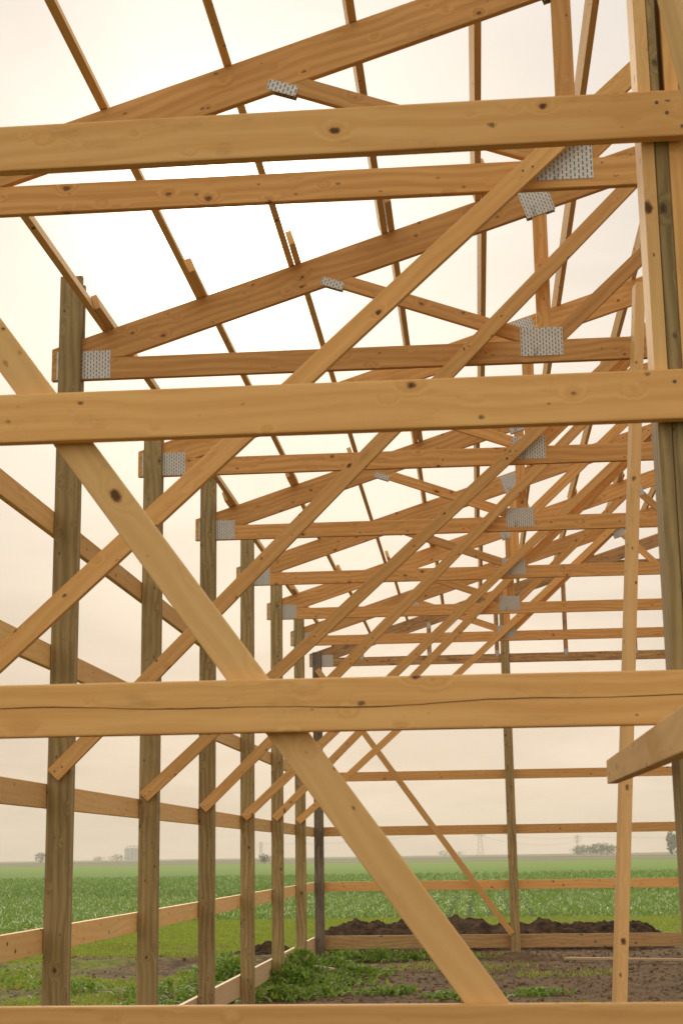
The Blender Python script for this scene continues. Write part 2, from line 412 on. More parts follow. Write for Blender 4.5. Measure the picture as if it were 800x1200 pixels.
t2 = empty('wall_post', (XL+.07, YN+.11, 0)); tag(t2, 'near corner post outside the left edge holding the near girts', 'post')
for q in range(3): board('ply', (XL+.018+.037*q, yc+.0005*q, -1.5), (XL+.018+.037*q, yc+.0005*q, 2.9), .139, .036, (0,1,0), M['treated'], t2)
# loose members round the right post
o = board('leaning_board', (.66, 3.62, 1.52), (.525, 3.62, 2.32), .12, .045, (.55,.83,0), M['pine_pale'], None, .004)
tag(o, 'pale board slanting across the top right corner', 'board')
o = board('prop_board', (.4795, 5.63, .278), (.392, 2.75, .216), .082, .036, (0,0,1), M['pine_pale'], None, .003)
tag(o, 'short pale board end-on at the right, poking towards the camera under the cracked near girt', 'board')
o = board('leaning_stud', (.578, 7.72, -1.44), (1.012, 8.48, 3.15), .055, .085, (math.cos(math.radians(10)), math.sin(math.radians(10)), 0), M['pine_pale'], None, .003)
tag(o, 'slender upright stud leaning beside the right post, pale left edge, reaching the ground', 'stud')

# far wall
t = empty('wall_post', (.485, Yp(7)+.06, 0)); tag(t, 'treated post in the middle of the far end wall, standing in bare soil', 'post')
board('ply', (.4865, Yp(7)+.0175, -1.52), (.4865, Yp(7)+.0175, 3.68), .128, .0345, (1,0,0), M['treated'], t)
board('ply', (.4875, Yp(7)+.055, -1.52), (.4875, Yp(7)+.055, 2.755), .126, .0345, (1,0,0), M['treated'], t)
board('ply', (.4855, Yp(7)+.0925, -1.52), (.4855, Yp(7)+.0925, 3.6), .127, .0345, (1,0,0), M['treated'], t)
t = empty('wall_post', (3.3, Yp(7)+.06, 0)); tag(t, 'treated post of the far end wall beyond the right edge', 'post')
for q in (-1, 0, 1): board('ply', (3.3+.035*q, Yp(7)+.05+.001*q, -1.52), (3.3+.035*q, Yp(7)+.05+.001*q, 2.74), .10, .034, (0,1,0), M['treated'], t)
o = board('diagonal_brace', (-2.3, Yp(7)-.019, 2.716), (.44, Yp(7)-.019, -1.109), .085, .036, (0,0,1), M['pine'])
tag(o, 'thin diagonal brace on the far end wall, falling to its middle post', 'brace')

# ------------------------------------------------------------------ purlins: two bays long, lapped at every other truss
n = Vector((-math.sin(math.atan(RM)), 0, math.cos(math.atan(RM))))
segs = [(3.6, Yp(1)+.12, 0), (Yp(1)-.30, Yp(3)+.25, 1), (Yp(3)-.28, Yp(5)+.25, 0), (Yp(5)-.25, Yp(7)+.2, 1)]
seglab = ['from overhead to the second truss', 'from the second to the fourth truss', 'from the fourth to the sixth truss', 'from the sixth truss to the gable']
for k in range(11):
    X = -2.105+.5575*k
    for j, (a, b, s) in enumerate(segs):
        a2 = a+random.uniform(-.1,.1) if j else a
        base = Vector((X+.04*s, 0, RA+RM*(X+.04*s)))+n*.0435
        dx = random.uniform(-.006,.006)
        o = board('purlin', (base.x+dx, a2, base.z+dx*RM), (base.x+dx, b+random.uniform(-.08,.08), base.z+dx*RM), .085, .036, tuple(n), M['pine_pale'])  # paler wood colour imitates glare on the purlins
        tag(o, 'purlin, %s line from the left eave, %s' % (ORD[k], seglab[j]), 'purlin', 'roof purlins')

# ------------------------------------------------------------------ ground
def yedge(x):   # where the crop begins
    return float(np.interp(x, [-40,-14,-9.7,-8.1,-6.4,-5.3,0,5,40], [27,29.5,31.5,33,37,37.6,37.5,36.8,36]))
def grid_mesh(name, x0, x1, y0, y1, nx, ny, fz):
    xs = np.linspace(x0, x1, nx); ys = np.linspace(y0, y1, ny)
    X, Y = np.meshgrid(xs, ys); Z = fz(X, Y)
    v = np.stack([X.ravel(), Y.ravel(), Z.ravel()], 1)
    i = np.arange(nx*ny).reshape(ny, nx)
    f = np.stack([i[:-1,:-1].ravel(), i[:-1,1:].ravel(), i[1:,1:].ravel(), i[1:,:-1].ravel()], 1)
    me = bpy.data.meshes.new(name); me.vertices.add(len(v)); me.vertices.foreach_set('co', v.ravel().astype('f'))
    me.loops.add(f.size); me.loops.foreach_set('vertex_index', f.ravel().astype('i'))
    me.polygons.add(len(f)); me.polygons.foreach_set('loop_start', (np.arange(len(f))*4).astype('i')); me.polygons.foreach_set('loop_total', np.full(len(f), 4, 'i'))
    me.update(); return me
def vnoise(X, Y, sc, seed, octv=4):
    """value noise with numpy"""
    out = np.zeros_like(X, float); amp = 1; tot = 0
    for o in range(octv):
        g = np.random.default_rng(seed+o).random((256, 256))
        u = X*sc*2**o+1000; v = Y*sc*2**o+1000; iu = np.floor(u).astype(int); iv = np.floor(v).astype(int); fu = u-iu; fv = v-iv
        fu = fu*fu*(3-2*fu); fv = fv*fv*(3-2*fv); iu %= 256; iv %= 256; a = (iu+1) % 256; b = (iv+1) % 256
        out += amp*((g[iv,iu]*(1-fu)+g[iv,a]*fu)*(1-fv)+(g[b,iu]*(1-fu)+g[b,a]*fu)*fv); tot += amp; amp *= .55
    return out/tot
# terrain: one sheet to the horizon, gently rolling far away
def zfar(X, Y):
    r = np.sqrt(X**2+Y**2)
    return -.12 + np.clip((r-500)/2000, 0, 1)*2.0*(vnoise(X, Y, 1/900., 5, 2)-.15)
m, nt, b = new_mat('farmland'); N = NT(nt)
geo = N.n('ShaderNodeNewGeometry'); sp = N.n('ShaderNodeSeparateXYZ'); N.l(geo.outputs['Position'], sp.inputs[0])
yy = sp.outputs[1]; xx = sp.outputs[0]
wy = N.math('ADD', yy, N.math('MULTIPLY', N.math('SUBTRACT', N.noise(geo.outputs['Position'], .004, 3), .5), 160))
wy = N.math('ADD', wy, N.math('MULTIPLY', xx, .2))
soil = N.mix(N.noise(geo.outputs['Position'], 1.2, 5, .6), (.06,.10,.025), (.10,.13,.04))
fine = N.noise(N.vm('MULTIPLY', geo.outputs['Position'], (.5,.12,1)), 1.0, 5, .65)
c = N.mix(fine, (.13,.23,.035), (.18,.28,.05))
lt = N.mix(fine, (.17,.29,.045), (.22,.33,.06)); olive = N.mix(fine, (.19,.19,.09), (.25,.23,.12)); dk = N.mix(fine, (.05,.075,.03), (.08,.10,.04))
col = N.mix(N.ss(wy, 40, 75), soil, c); col = N.mix(N.ss(wy, 95, 240), col, lt); col = N.mix(N.ss(wy, 330, 380), col, olive)
col = N.mix(N.ss(wy, 620, 640), col, dk); col = N.mix(N.ss(wy, 740, 760), col, olive); col = N.mix(N.ss(wy, 1300, 1500), col, dk)
N.l(col, b.inputs['Base Color']); b.inputs['Roughness'].default_value = .95; b.inputs['Specular IOR Level'].default_value = .1
# graded grid: polar rings
rs = [0, 20, 40, 60, 90, 130, 200, 300, 450, 650, 900, 1200, 1600, 2100, 2600]
bm = bmesh.new(); rings = []; NS = 96
ctr = bm.verts.new((0, 0, -.12))
for r in rs[1:]:
    ring = []
    for k in range(NS):
        a = 2*math.pi*k/NS; x, y = r*math.cos(a), r*math.sin(a); ring.append(bm.verts.new((x, y, float(zfar(np.array([x]), np.array([y]))[0]))))
    rings.append(ring)
for k in range(NS): bm.faces.new((ctr, rings[0][k], rings[0][(k+1) % NS]))
for a, b2 in zip(rings, rings[1:]):
    for k in range(NS): bm.faces.new((a[k], b2[k], b2[(k+1) % NS], a[(k+1) % NS]))
bmesh.ops.recalc_face_normals(bm, faces=bm.faces[:])
me = bpy.data.meshes.new('ground'); bm.to_mesh(me); bm.free(); 
for p in me.polygons: p.use_smooth = True
tag(link('ground', me, m), kind='structure')

# yard: soil floor with lumps, post-hole mounds
def yard_z(X, Y):
    z = .05*(vnoise(X, Y, .5, 11, 3)-.5)+.035*(vnoise(X, Y, 2.5, 21, 3)-.5)+.02*(vnoise(X, Y, 9., 31, 2)-.5)
    for i in range(0, 8): z = z+.06*np.exp(-(((X-XL-.07)**2+(Y-Yp(i)-.05)**2)/.05))
    z = z+.09*np.exp(-(((X-.5)**2+(Y-Yp(7))**2)/.10))
    edge = np.interp(X.ravel(), [-40,-14,-9.7,-8.1,-6.4,-5.3,0,5,40], [27,29.5,31.5,33,37,37.6,37.5,36.8,36]).reshape(X.shape)
    z = z - .16*np.clip((Y-edge-.5)/4., 0, 1)
    # wheel rut / spoil ridge on the left
    ridge = 22.4+.25*(X+4)-.02*(X+4)**2
    z = z+.09*np.exp(-((Y-ridge)/.35)**2)*(X < -2.9)*(.5+vnoise(X, Y, 1.3, 77, 3))
    return z
me = grid_mesh('yard', -26, 16, 1.5, 46, 420, 500, yard_z)
for p in me.polygons: p.use_smooth = True
m, nt, b = new_mat('yard_soil'); N = NT(nt)
geo = N.n('ShaderNodeNewGeometry'); pos = geo.outputs['Position']; sp = N.n('ShaderNodeSeparateXYZ'); N.l(pos, sp.inputs[0])
n1 = N.noise(pos, 1.1, 5, .65); n2 = N.noise(pos, 9, 5, .7); n3 = N.noise(pos, 45, 3, .6)
col = N.mix(N.ss(n2, .32, .68), (.10,.062,.03), (.235,.155,.085))
col = N.mix(N.math('MULTIPLY', N.ss(n3, .55, .72), .55), col, (.26,.2,.14))
col = N.mix(N.math('MULTIPLY', N.ss(n1, .52, .66), .5), col, (.045,.03,.018))
turf = N.mix(N.ss(n2, .35, .65), (.14,.19,.03), (.25,.26,.06))
wn = N.math('MULTIPLY', N.math('SUBTRACT', n1, .5), 3.2)
left = N.ss(N.math('ADD', N.math('MULTIPLY', sp.outputs[0], -1), wn), 2.7, 3.3)
far_ = N.ss(N.math('ADD', sp.outputs[1], N.math('MULTIPLY', wn, .6)), 26.8, 27.8)
tf = N.math('MAXIMUM', N.math('MULTIPLY', left, N.ss(N.noise(pos, .6, 5, .7), .44, .56)), far_)
N.l(N.mix(tf, col, turf), b.inputs['Base Color']); b.inputs['Roughness'].default_value = .95; b.inputs['Specular IOR Level'].default_value = .12
bp = N.n('ShaderNodeBump'); bp.inputs['Distance'].default_value = .03; bp.inputs['Strength'].default_value = .8
N.l(N.math('ADD', n2, N.math('MULTIPLY', n3, .4)), bp.inputs['Height']); N.l(bp.outputs[0], b.inputs['Normal'])
tag(link('yard_ground', me, m), kind='structure')
SOIL = m

# spoil heap along the far wall, trailing off to the left
m, nt, b = new_mat('dark_spoil'); N = NT(nt); geo = N.n('ShaderNodeNewGeometry'); pos = geo.outputs['Position']
n2 = N.noise(pos, 6, 6, .7); n1 = N.noise(pos, .9, 3)
col = N.mix(N.ss(n2, .35, .65), (.035,.022,.013), (.13,.08,.045)); col = N.mix(N.math('MULTIPLY', N.ss(n1, .55, .7), .6), col, (.17,.115,.07))
N.l(col, b.inputs['Base Color']); b.inputs['Roughness'].default_value = .95; b.inputs['Specular IOR Level'].default_value = .1
bp = N.n('ShaderNodeBump'); bp.inputs['Distance'].default_value = .06; bp.inputs['Strength'].default_value = 1; N.l(n2, bp.inputs['Height']); N.l(bp.outputs[0], b.inputs['Normal'])
def berm(name, x0, x1, yc_, h, w, seed, slant=0.0):
    nx = int((x1-x0)/.035); ny = 60; yspan = w*1.6+abs(slant)*(x1-x0)
    xs = np.linspace(x0, x1, nx); vs = np.linspace(-1, 1, ny)
    X, V = np.meshgrid(xs, vs); Y = yc_+slant*(X-x0)+V*w*(1+.3*(vnoise(X, V*2, .8, seed+3, 2)-.5))
    prof = np.clip(1-np.abs(V)**1.5, 0, 1); ends = np.clip((X-x0)/.7, 0, 1)**.6*np.clip((x1-X)/.5, 0, 1)**.6
    lump = .52+.55*vnoise(X, Y, 1.3, seed, 3); fine_ = vnoise(X, Y, 5, seed+9, 4)-.5; f2 = vnoise(X, Y, 16, seed+19, 2)-.5
    Z = -.05+h*prof*ends*lump+(.22*fine_+.09*f2)*prof*ends
    v = np.stack([X.ravel(), Y.ravel(), Z.ravel()], 1); i = np.arange(nx*ny).reshape(ny, nx)
    f = np.stack([i[:-1,:-1].ravel(), i[:-1,1:].ravel(), i[1:,1:].ravel(), i[1:,:-1].ravel()], 1)
    me = bpy.data.meshes.new(name); me.from_pydata(v.tolist(), [], f.tolist()); me.update(); return me
o = link('spoil_heap', berm('spoil_heap', -2.9, 3.0, 25.6, .54, .95, 40), m); tag(o, 'long dark heap of dug soil lying just behind the skirt board of the far wall', 'soil heap')
o = link('spoil_heap', berm('spoil_heap', -3.9, -2.75, 24.2, .30, .5, 90, .6), m); tag(o, 'low brown mound of dug soil outside the far left corner', 'soil heap')

# clods scattered on the floor
def scatter_faces(name, mat, pts, maker):
    V = []; F = []; n0 = 0
    for p in pts:
        v, f = maker(p); V.append(v); F.extend([tuple(i+n0 for i in q) for q in f]); n0 += len(v)
    me = bpy.data.meshes.new(name); me.from_pydata(np.concatenate(V).tolist(), [], F); me.update(); return link(name, me, mat)
ico = bmesh.new(); bmesh.ops.create_icosphere(ico, subdivisions=1, radius=1); icv = np.array([v.co[:] for v in ico.verts]); icf = [tuple(v.index for v in f.verts) for f in ico.faces]; ico.free()
def clod(p):
    s = abs(rng.normal(.004, .008))+.004; v = icv*(s*rng.uniform(.6, 1.4, 3))*(1+.35*rng.uniform(-1, 1, (len(icv), 1))); v = v+np.array(p); return v, icf
pts = []
for _ in range(8000):
    x = rng.uniform(-2.3, 4.2) if rng.random() < .8 else rng.uniform(-7, -2.3); y = rng.uniform(14, 25); pts.append((x, y, 0))
P_ = np.array(pts); P_[:,2] = yard_z(P_[:,0], P_[:,1]); tag(scatter_faces('soil_clods', SOIL, P_, clod), 'small lumps of dry soil scattered over the bare floor', 'soil', kind='stuff')

# blades ------------------------------------------------------------
def blades(name, mat, P, H, Wd, lean, seg=2):
    """P (n,3), H heights, Wd widths; curved tapering leaves"""
    n_ = len(P); a = rng.uniform(0, 2*np.pi, n_); d = np.stack([np.cos(a), np.sin(a), np.zeros(n_)], 1); s = np.stack([-np.sin(a), np.cos(a), np.zeros(n_)], 1)
    L = lean*rng.uniform(.3, 1.5, n_)
    V = []; 
    prof = [1.0, .9, .0] if seg == 2 else [.7, 1.0, .75, .0]
    ts = np.linspace(0, 1, seg+1)
    for t, w in zip(ts, prof):
        c_ = P+d*(L*H*t**1.6)[:,None]; c_[:,2] += H*(t-.35*L*t**2)
        if w > 0: V += [c_-s*(Wd*w/2)[:,None], c_+s*(Wd*w/2)[:,None]]
        else: V += [c_]
    k = len(V); A = np.stack(V, 1).reshape(-1, 3); b0 = np.arange(n_)*k
    F = []
    quads = [np.stack([b0+2*q, b0+2*q+1, b0+2*q+3, b0+2*q+2], 1) for q in range(seg-1)]
    tri = np.stack([b0+2*seg-2, b0+2*seg-1, b0+2*seg], 1)
    Q = np.concatenate(quads); me = bpy.data.meshes.new(name)
    me.vertices.add(len(A)); me.vertices.foreach_set('co', A.ravel().astype('f'))
    li = np.concatenate([Q.ravel(), tri.ravel()]); me.loops.add(len(li)); me.loops.foreach_set('vertex_index', li.astype('i'))
    nq, nt_ = len(Q), len(tri); me.polygons.add(nq+nt_)
    me.polygons.foreach_set('loop_start', np.concatenate([np.arange(nq)*4, nq*4+np.arange(nt_)*3]).astype('i')); me.polygons.foreach_set('loop_total', np.concatenate([np.full(nq,4), np.full(nt_,3)]).astype('i'))
    me.update(); return link(name, me, mat)
edge_v = np.vectorize(yedge)
# grass: patchy outside the left wall, and the strip before the crop
n_ = 190000; x = rng.uniform(-16, -2.3, n_); y = rng.uniform(10, 37, n_)
patch = vnoise(x, y, .45, 200, 3); ridge = 22.4+.25*(x+4)-.02*(x+4)**2
keep = (patch > .50-.17*(y > 24)) & (np.abs(y-ridge) > .45) & (y < edge_v(x)+.3); x, y = x[keep], y[keep]
n2_ = 60000; x2 = rng.uniform(-8, 9, n2_); y2 = rng.uniform(26.6, 38, n2_); k2 = (y2 < edge_v(x2)+.3); x = np.concatenate([x, x2[k2]]); y = np.concatenate([y, y2[k2]])
n3_ = 16000; x3 = rng.uniform(-2.3, 4, n3_); y3 = rng.uniform(12, 23, n3_); k3 = (vnoise(x3, y3, .7, 300, 3) > .60+.05*(x3+2.3)/2) ; x = np.concatenate([x, x3[k3]]); y = np.concatenate([y, y3[k3]])
P3 = np.stack([x, y, yard_z(x, y)], 1)
tag(blades('grass', M['grass'], P3, rng.uniform(.025, .075, len(x)), rng.uniform(.008, .018, len(x)), .9), 'short patchy green grass outside the wall and before the crop', 'grass', kind='stuff')
# weeds along the left wall and behind the skirt board
cl = [(-2.1,16.9,.32,.13,420),(-2.1,18.1,.38,.22,600),(-2.15,19.2,.32,.40,650),(-1.7,17.3,.4,.07,220),(-1.6,18.6,.4,.07,200),(-2.75,16.4,.35,.22,350),(-2.9,18.6,.5,.34,900),(-3.2,20.2,.5,.24,500),
      (-3.4,16.9,.5,.16,350),(-4.6,17.8,.5,.10,200),(-2.9,13.9,.4,.2,300),(-3.2,15.4,.35,.16,260),(-1.4,22.9,.45,.16,500),(-1.9,22.7,.4,.16,400),(-.9,22.9,.3,.10,250),(-.3,22.8,.25,.10,200),
      (-5.6,19.0,.9,.06,220),(-6.4,20.6,.8,.05,150),(-.2,16.8,.35,.06,260),(-1.0,17.4,.3,.05,180),(.6,17.2,.3,.05,150),(-2.0,20.9,.4,.18,420),(-1.5,19.9,.4,.12,380)]
PW = []; HW = []
for cx, cy, r, h, n_ in cl:
    a = rng.normal(0, r*.5, (n_, 2)); xx_ = cx+a[:,0]; yy_ = cy+a[:,1]; zz_ = rng.uniform(0, 1, n_)**.8*h*np.exp(-(a**2).sum(1)/(r*r))
    PW.append(np.stack([xx_, yy_, yard_z(xx_, yy_)+zz_], 1)); HW.append(rng.uniform(.04, .1, n_))
PW = np.concatenate(PW); HW = np.concatenate(HW)
tag(blades('weeds', M['weed'], PW, HW, rng.uniform(.02, .04, len(HW)), 1.3), 'clumps of leafy green weeds round the feet of the left wall posts', 'weeds', kind='stuff')
# crop
def crop_patch(name, mat, x0, x1, y0, y1, rows, per_m, hmin, hmax, wmin, wmax, lean):
    nr = int((x1-x0)/rows); L = []
    n_ = int((y1-y0)*per_m*nr); r = rng.integers(0, nr, n_); xx_ = x0+r*rows+rng.normal(0, rows*.16, n_); yy_ = rng.uniform(y0, y1, n_)
    k = yy_ > edge_v(xx_)+.2; xx_, yy_ = xx_[k], yy_[k]; n_ = len(xx_)
    frontb = np.clip(1.2-(yy_-edge_v(xx_))/12, 0, 1)
    zz_ = rng.uniform(0, .26, n_)**1.0
    return blades(name, mat, np.stack([xx_, yy_, -.14+zz_], 1), rng.uniform(hmin, hmax, n_), rng.uniform(wmin, wmax, n_), lean, 3)
tag(crop_patch('crop_field', M['corn'], -22, 14, 27, 56, .5, 140, .06, .14, .014, .028, .9), 'dense green row crop with pale leaves painted as glints beyond the yard', 'crop', kind='stuff')
tag(crop_patch('crop_field', M['corn_far'], -45, 30, 56, 120, .7, 20, .09, .2, .035, .07, .9), 'farther part of the green row crop fading towards the horizon', 'crop', kind='stuff')

# small things on the ground
o = board('loose_board', (1.12, 22.1, -1.395), (4.3, 21.15, -1.40), .085, .03, (.3,1,0), M['lath']); tag(o, 'long pale board lying on the bare soil at right, before the far wall', 'board')
o = board('wood_offcut', (-2.15, 20.5, -1.36), (-1.85, 20.2, -1.385), .05, .03, (1,1,0), M['lath']); tag(o, 'short pale offcut lying in the grass by the corner post', 'offcut')

# ------------------------------------------------------------------ far things
def dirp(px, D):  # a bearing seen in the photograph -> a spot on the land at distance D
    a = math.atan((px-400)/1865.0)-math.radians(4.74); return D*math.sin(a), D*math.cos(a)
def gz(x, y): return float(zfar(np.array([x]), np.array([y]))[0])
def tree(px, D, h, w, label, seed):
    x, y = dirp(px, D); z = gz(x, y); r = random.Random(seed)
    t = empty('tree', (x, y, z)); tag(t, label, 'tree', 'trees on the horizon')
    bm = bmesh.new(); bmesh.ops.create_cone(bm, cap_ends=True, segments=7, radius1=h*.035, radius2=h*.015, depth=h*.6, matrix=Matrix.Translation((0,0,h*.3)))
    me = bpy.data.meshes.new('trunk'); bm.to_mesh(me); bm.free(); link('trunk', me, M['bark'], t)
    V = []; F = []
    for k in range(260):
        u = Vector((r.gauss(0,1), r.gauss(0,1), r.gauss(0,1))).normalized()*(r.random()**.4)
        lob = 1+.25*math.sin(3*math.atan2(u.y, u.x)+seed)
        c_ = Vector((u.x*w*.5*lob, u.y*w*.5*lob, h*.52+u.z*h*.48)); s = h*.055*r.uniform(.6,1.4)
        d1 = Vector((r.gauss(0,1), r.gauss(0,1), r.gauss(0,1))).normalized(); d2 = d1.orthogonal().normalized()
        i = len(V); V += [c_+d1*s, c_+d2*s, c_-d1*s, c_-d2*s]; F.append((i,i+1,i+2,i+3))
    me = bpy.data.meshes.new('crown'); me.from_pydata([tuple(v) for v in V], [], F); link('crown', me, M['far_tree'], t)
tree(42, 900, 6.0, 8, 'round tree on the left horizon beside the white shed', 1); tree(50, 900, 5.0, 7, 'lower tree just right of the round tree on the left horizon', 2)
tree(132, 1000, 4.6, 10, 'low tree on the horizon left of the grain elevator', 3); tree(110, 1100, 3.6, 9, 'small far shrubby tree left of the elevator trees', 33)
for q, (px, h) in enumerate([(671,5.5),(678,6),(686,5.0),(692,6.4),(698,7),(705,6.5),(711,5.6)]):
    tree(px, 900, h, h*1.5, '%s tree from the left in the tree line right of the far middle post' % ORD[q], 10+q)
tree(781, 750, 11, 5, 'slim tree on the horizon at the right edge', 20); tree(790, 750, 9.5, 9, 'bushy tree at the right edge of the horizon', 21)
tree(304, 420, 2.6, 3.4, 'lone round bush in the fields behind the fourth and fifth posts', 25); tree(516, 1300, 5, 14, 'low distant clump on the horizon left of the pylon', 26); tree(531, 1300, 4, 14, 'low distant clump just left of the pylon', 27)
# grain elevator
x, y = dirp(150, 1500); t = empty('grain_elevator', (x, y, gz(x, y))); tag(t, 'pale grain elevator with silos on the left horizon', 'grain elevator')
for q in range(5):
    bm = bmesh.new(); R_ = 1.5; bmesh.ops.create_cone(bm, cap_ends=True, segments=20, radius1=1.9, radius2=1.9, depth=11, matrix=Matrix.Translation((-6+q*3.6, 0, 5.5)))
    bmesh.ops.create_cone(bm, cap_ends=True, segments=20, radius1=2.0, radius2=.4, depth=1.4, matrix=Matrix.Translation((-6+q*3.6, 0, 11.7)))
    me = bpy.data.meshes.new('silo'); bm.to_mesh(me); bm.free(); link('silo', me, M['far_metal'], t)
bm = bmesh.new(); bmesh.ops.create_cube(bm, size=1, matrix=Matrix.Translation((7, 1, 9)) @ Matrix.Diagonal((3, 4, 18, 1))); bmesh.ops.create_cube(bm, size=1, matrix=Matrix.Translation((1, 0, 13.2)) @ Matrix.Diagonal((14, 1, .8, 1)))
me = bpy.data.meshes.new('head_house'); bm.to_mesh(me); bm.free(); link('head_house', me, M['far_metal'], t)
# wind turbine
x, y = dirp(159, 1700); t = empty('wind_turbine', (x, y, gz(x, y))); tag(t, 'faint white wind turbine above the grain elevator', 'wind turbine')
bm = bmesh.new(); bmesh.ops.create_cone(bm, cap_ends=True, segments=12, radius1=.7, radius2=.35, depth=29, matrix=Matrix.Translation((0,0,14.5))); me = bpy.data.meshes.new('tower'); bm.to_mesh(me); bm.free(); link('tower', me, M['far_white'], t)
for a in (125, 5, -115):
    bm = bmesh.new(); bmesh.ops.create_cone(bm, cap_ends=True, segments=6, radius1=.5, radius2=.12, depth=9, matrix=Matrix.Translation((0,0,4.5)))
    me = bpy.data.meshes.new('rotor_blade'); bm.to_mesh(me); bm.free(); o = link('rotor_blade', me, M['far_white'], t); o.location = (0,-.8,29); o.rotation_euler = (0, math.radians(90-a), 0)
# pylon
def pylon(px, D, H, label):
    x, y = dirp(px, D); t = empty('power_pylon', (x, y, gz(x, y))); tag(t, label, 'pylon', 'power pylons')
    bm = bmesh.new()
    def bar(a, b, r=.16):
        a, b = Vector(a), Vector(b); d = b-a; mt = Matrix.Translation((a+b)/2) @ d.to_track_quat('Z', 'Y').to_matrix().to_4x4()
        bmesh.ops.create_cone(bm, cap_ends=True, segments=4, radius1=r, radius2=r, depth=d.length, matrix=mt)
    def hw(z): return H*.11*(1-z/H*.82)
    zs = [0, .2*H, .38*H, .53*H, .66*H, .78*H, .89*H, H]
    for a, b in zip(zs, zs[1:]):
        for sx in (-1, 1):
            for sy in (-1, 1): bar((sx*hw(a), sy*hw(a), a), (sx*hw(b), sy*hw(b), b))
        for sy in (-1, 1): bar((-hw(a), sy*hw(a), a), (hw(b), sy*hw(b), b), .1); bar((hw(a), sy*hw(a), a), (-hw(b), sy*hw(b), b), .1)
    me = bpy.data.meshes.new('lattice_mast'); bm.to_mesh(me); bm.free(); link('lattice_mast', me, M['lattice'], t)
    for k, zz in enumerate((.7, .83, .96)):
        bm = bmesh.new(); w = H*(.2, .25, .16)[k]; bar((-w, 0, zz*H), (w, 0, zz*H), .14); bar((-w, 0, zz*H), (0, 0, zz*H+H*.05), .1); bar((w, 0, zz*H), (0, 0, zz*H+H*.05), .1)
        me = bpy.data.meshes.new('cross_arm'); bm.to_mesh(me); bm.free(); link('cross_arm', me, M['lattice'], t)
    return Vector((x, y, gz(x, y)))
pa = pylon(557, 1150, 21, 'lattice power pylon on the horizon left of the far middle post')
pb = pylon(671, 1500, 17, 'fainter power pylon above the tree line right of the far middle post')
pc = pylon(300, 1600, 16, 'tiny faint power pylon on the horizon behind the post row')
bm = bmesh.new()
for a, b, ha, hb in ((pa, pb, 20, 16), (pa, pc, 20, 15), (pa, pb, 14, 11.5), (pb, pb+Vector((700, 250, 0)), 16, 14)):
    pr = None
    for k in range(21):
        t_ = k/20; q = a.lerp(b, t_); q.z += ha+(hb-ha)*t_-10*4*t_*(1-t_)*.45
        if pr is not None:
            d = q-pr; bmesh.ops.create_cone(bm, cap_ends=False, segments=4, radius1=.10, radius2=.10, depth=d.length, matrix=Matrix.Translation((q+pr)/2) @ d.to_track_quat('Z','Y').to_matrix().to_4x4())
        pr = q
me = bpy.data.meshes.new('power_lines'); bm.to_mesh(me); bm.free(); tag(link('power_line', me, M['lattice']), 'thin sagging power lines hung between the horizon pylons', 'power line')
# white shed by the left trees
x, y = dirp(52, 880); t = empty('shed', (x, y, gz(x, y))); tag(t, 'tiny white shed beside the trees on the left horizon', 'shed')
bm = bmesh.new(); bmesh.ops.create_cube(bm, size=1, matrix=Matrix.Translation((0,0,1.2)) @ Matrix.Diagonal((5,4,2.4,1))); me = bpy.data.meshes.new('wall'); bm.to_mesh(me); bm.free(); link('wall', me, M['far_white'], t)
me = bpy.data.meshes.new('roof'); me.from_pydata([(-2.7,-2.2,2.4),(2.7,-2.2,2.4),(2.7,2.2,2.4),(-2.7,2.2,2.4),(-2.7,0,3.5),(2.7,0,3.5)], [], [(0,1,5,4),(2,3,4,5),(0,4,3),(1,2,5),(0,3,2,1)]); link('roof', me, M['far_metal'], t)

# haze: the air between here and the horizon
HAZE = True
if HAZE:
    bm = bmesh.new(); bmesh.ops.create_cube(bm, size=1, matrix=Matrix.Translation((0, 0, 24)) @ Matrix.Diagonal((5300, 5300, 56, 1)))
    me = bpy.data.meshes.new('haze'); bm.to_mesh(me); bm.free()
    m = bpy.data.materials.new('haze_air'); m.use_nodes = True; nt = m.node_tree; nt.nodes.clear(); o_ = nt.nodes.new('ShaderNodeOutputMaterial'); v = nt.nodes.new('ShaderNodeVolumePrincipled')
    v.inputs['Color'].default_value = (1,.96,.9,1); v.inputs['Density'].default_value = .0004; v.inputs['Anisotropy'].default_value = .35
    nt.links.new(v.outputs[0], o_.inputs['Volume']); tag(link('haze', me, m), 'thin pale haze over the fields', 'haze', kind='stuff')

# ------------------------------------------------------------------ sky and sun
SUN = Vector((-0.1472, 0.9078, 0.3928)).normalized(); EL = math.asin(SUN.z); AZ = math.atan2(SUN.x, SUN.y)
w = bpy.data.worlds.new('World'); bpy.context.scene.world = w; w.use_nodes = True; nt = w.node_tree; nt.nodes.clear(); N = NT(nt)
out = N.n('ShaderNodeOutputWorld'); bg = N.n('ShaderNodeBackground'); sky = N.n('ShaderNodeTexSky', sky_type='NISHITA')
sky.sun_disc = False; sky.sun_elevation = EL; sky.sun_rotation = AZ; sky.dust_density = 5; sky.air_density = 1.5
tc = N.n('ShaderNodeTexCoord'); d = N.vm('NORMALIZE', tc.outputs['Generated']); sp = N.n('ShaderNodeSeparateXYZ'); N.l(d, sp.inputs[0])
dot = N.n('ShaderNodeVectorMath', operation='DOT_PRODUCT'); N.l(d, dot.inputs[0]); dot.inputs[1].default_value = SUN
ang = N.math('ARCCOSINE', N.math('MINIMUM', dot.outputs['Value'], .99999))
base_c = N.ramp(sp.outputs[2], [(0, (.80,.64,.48)), (.07, (.80,.67,.54)), (.2, (.79,.69,.59)), (.38, (.76,.69,.62)), (.7, (.77,.72,.67)), (1, (.76,.74,.70))])
cl_v = N.vm('DIVIDE', d, (1,1,1))
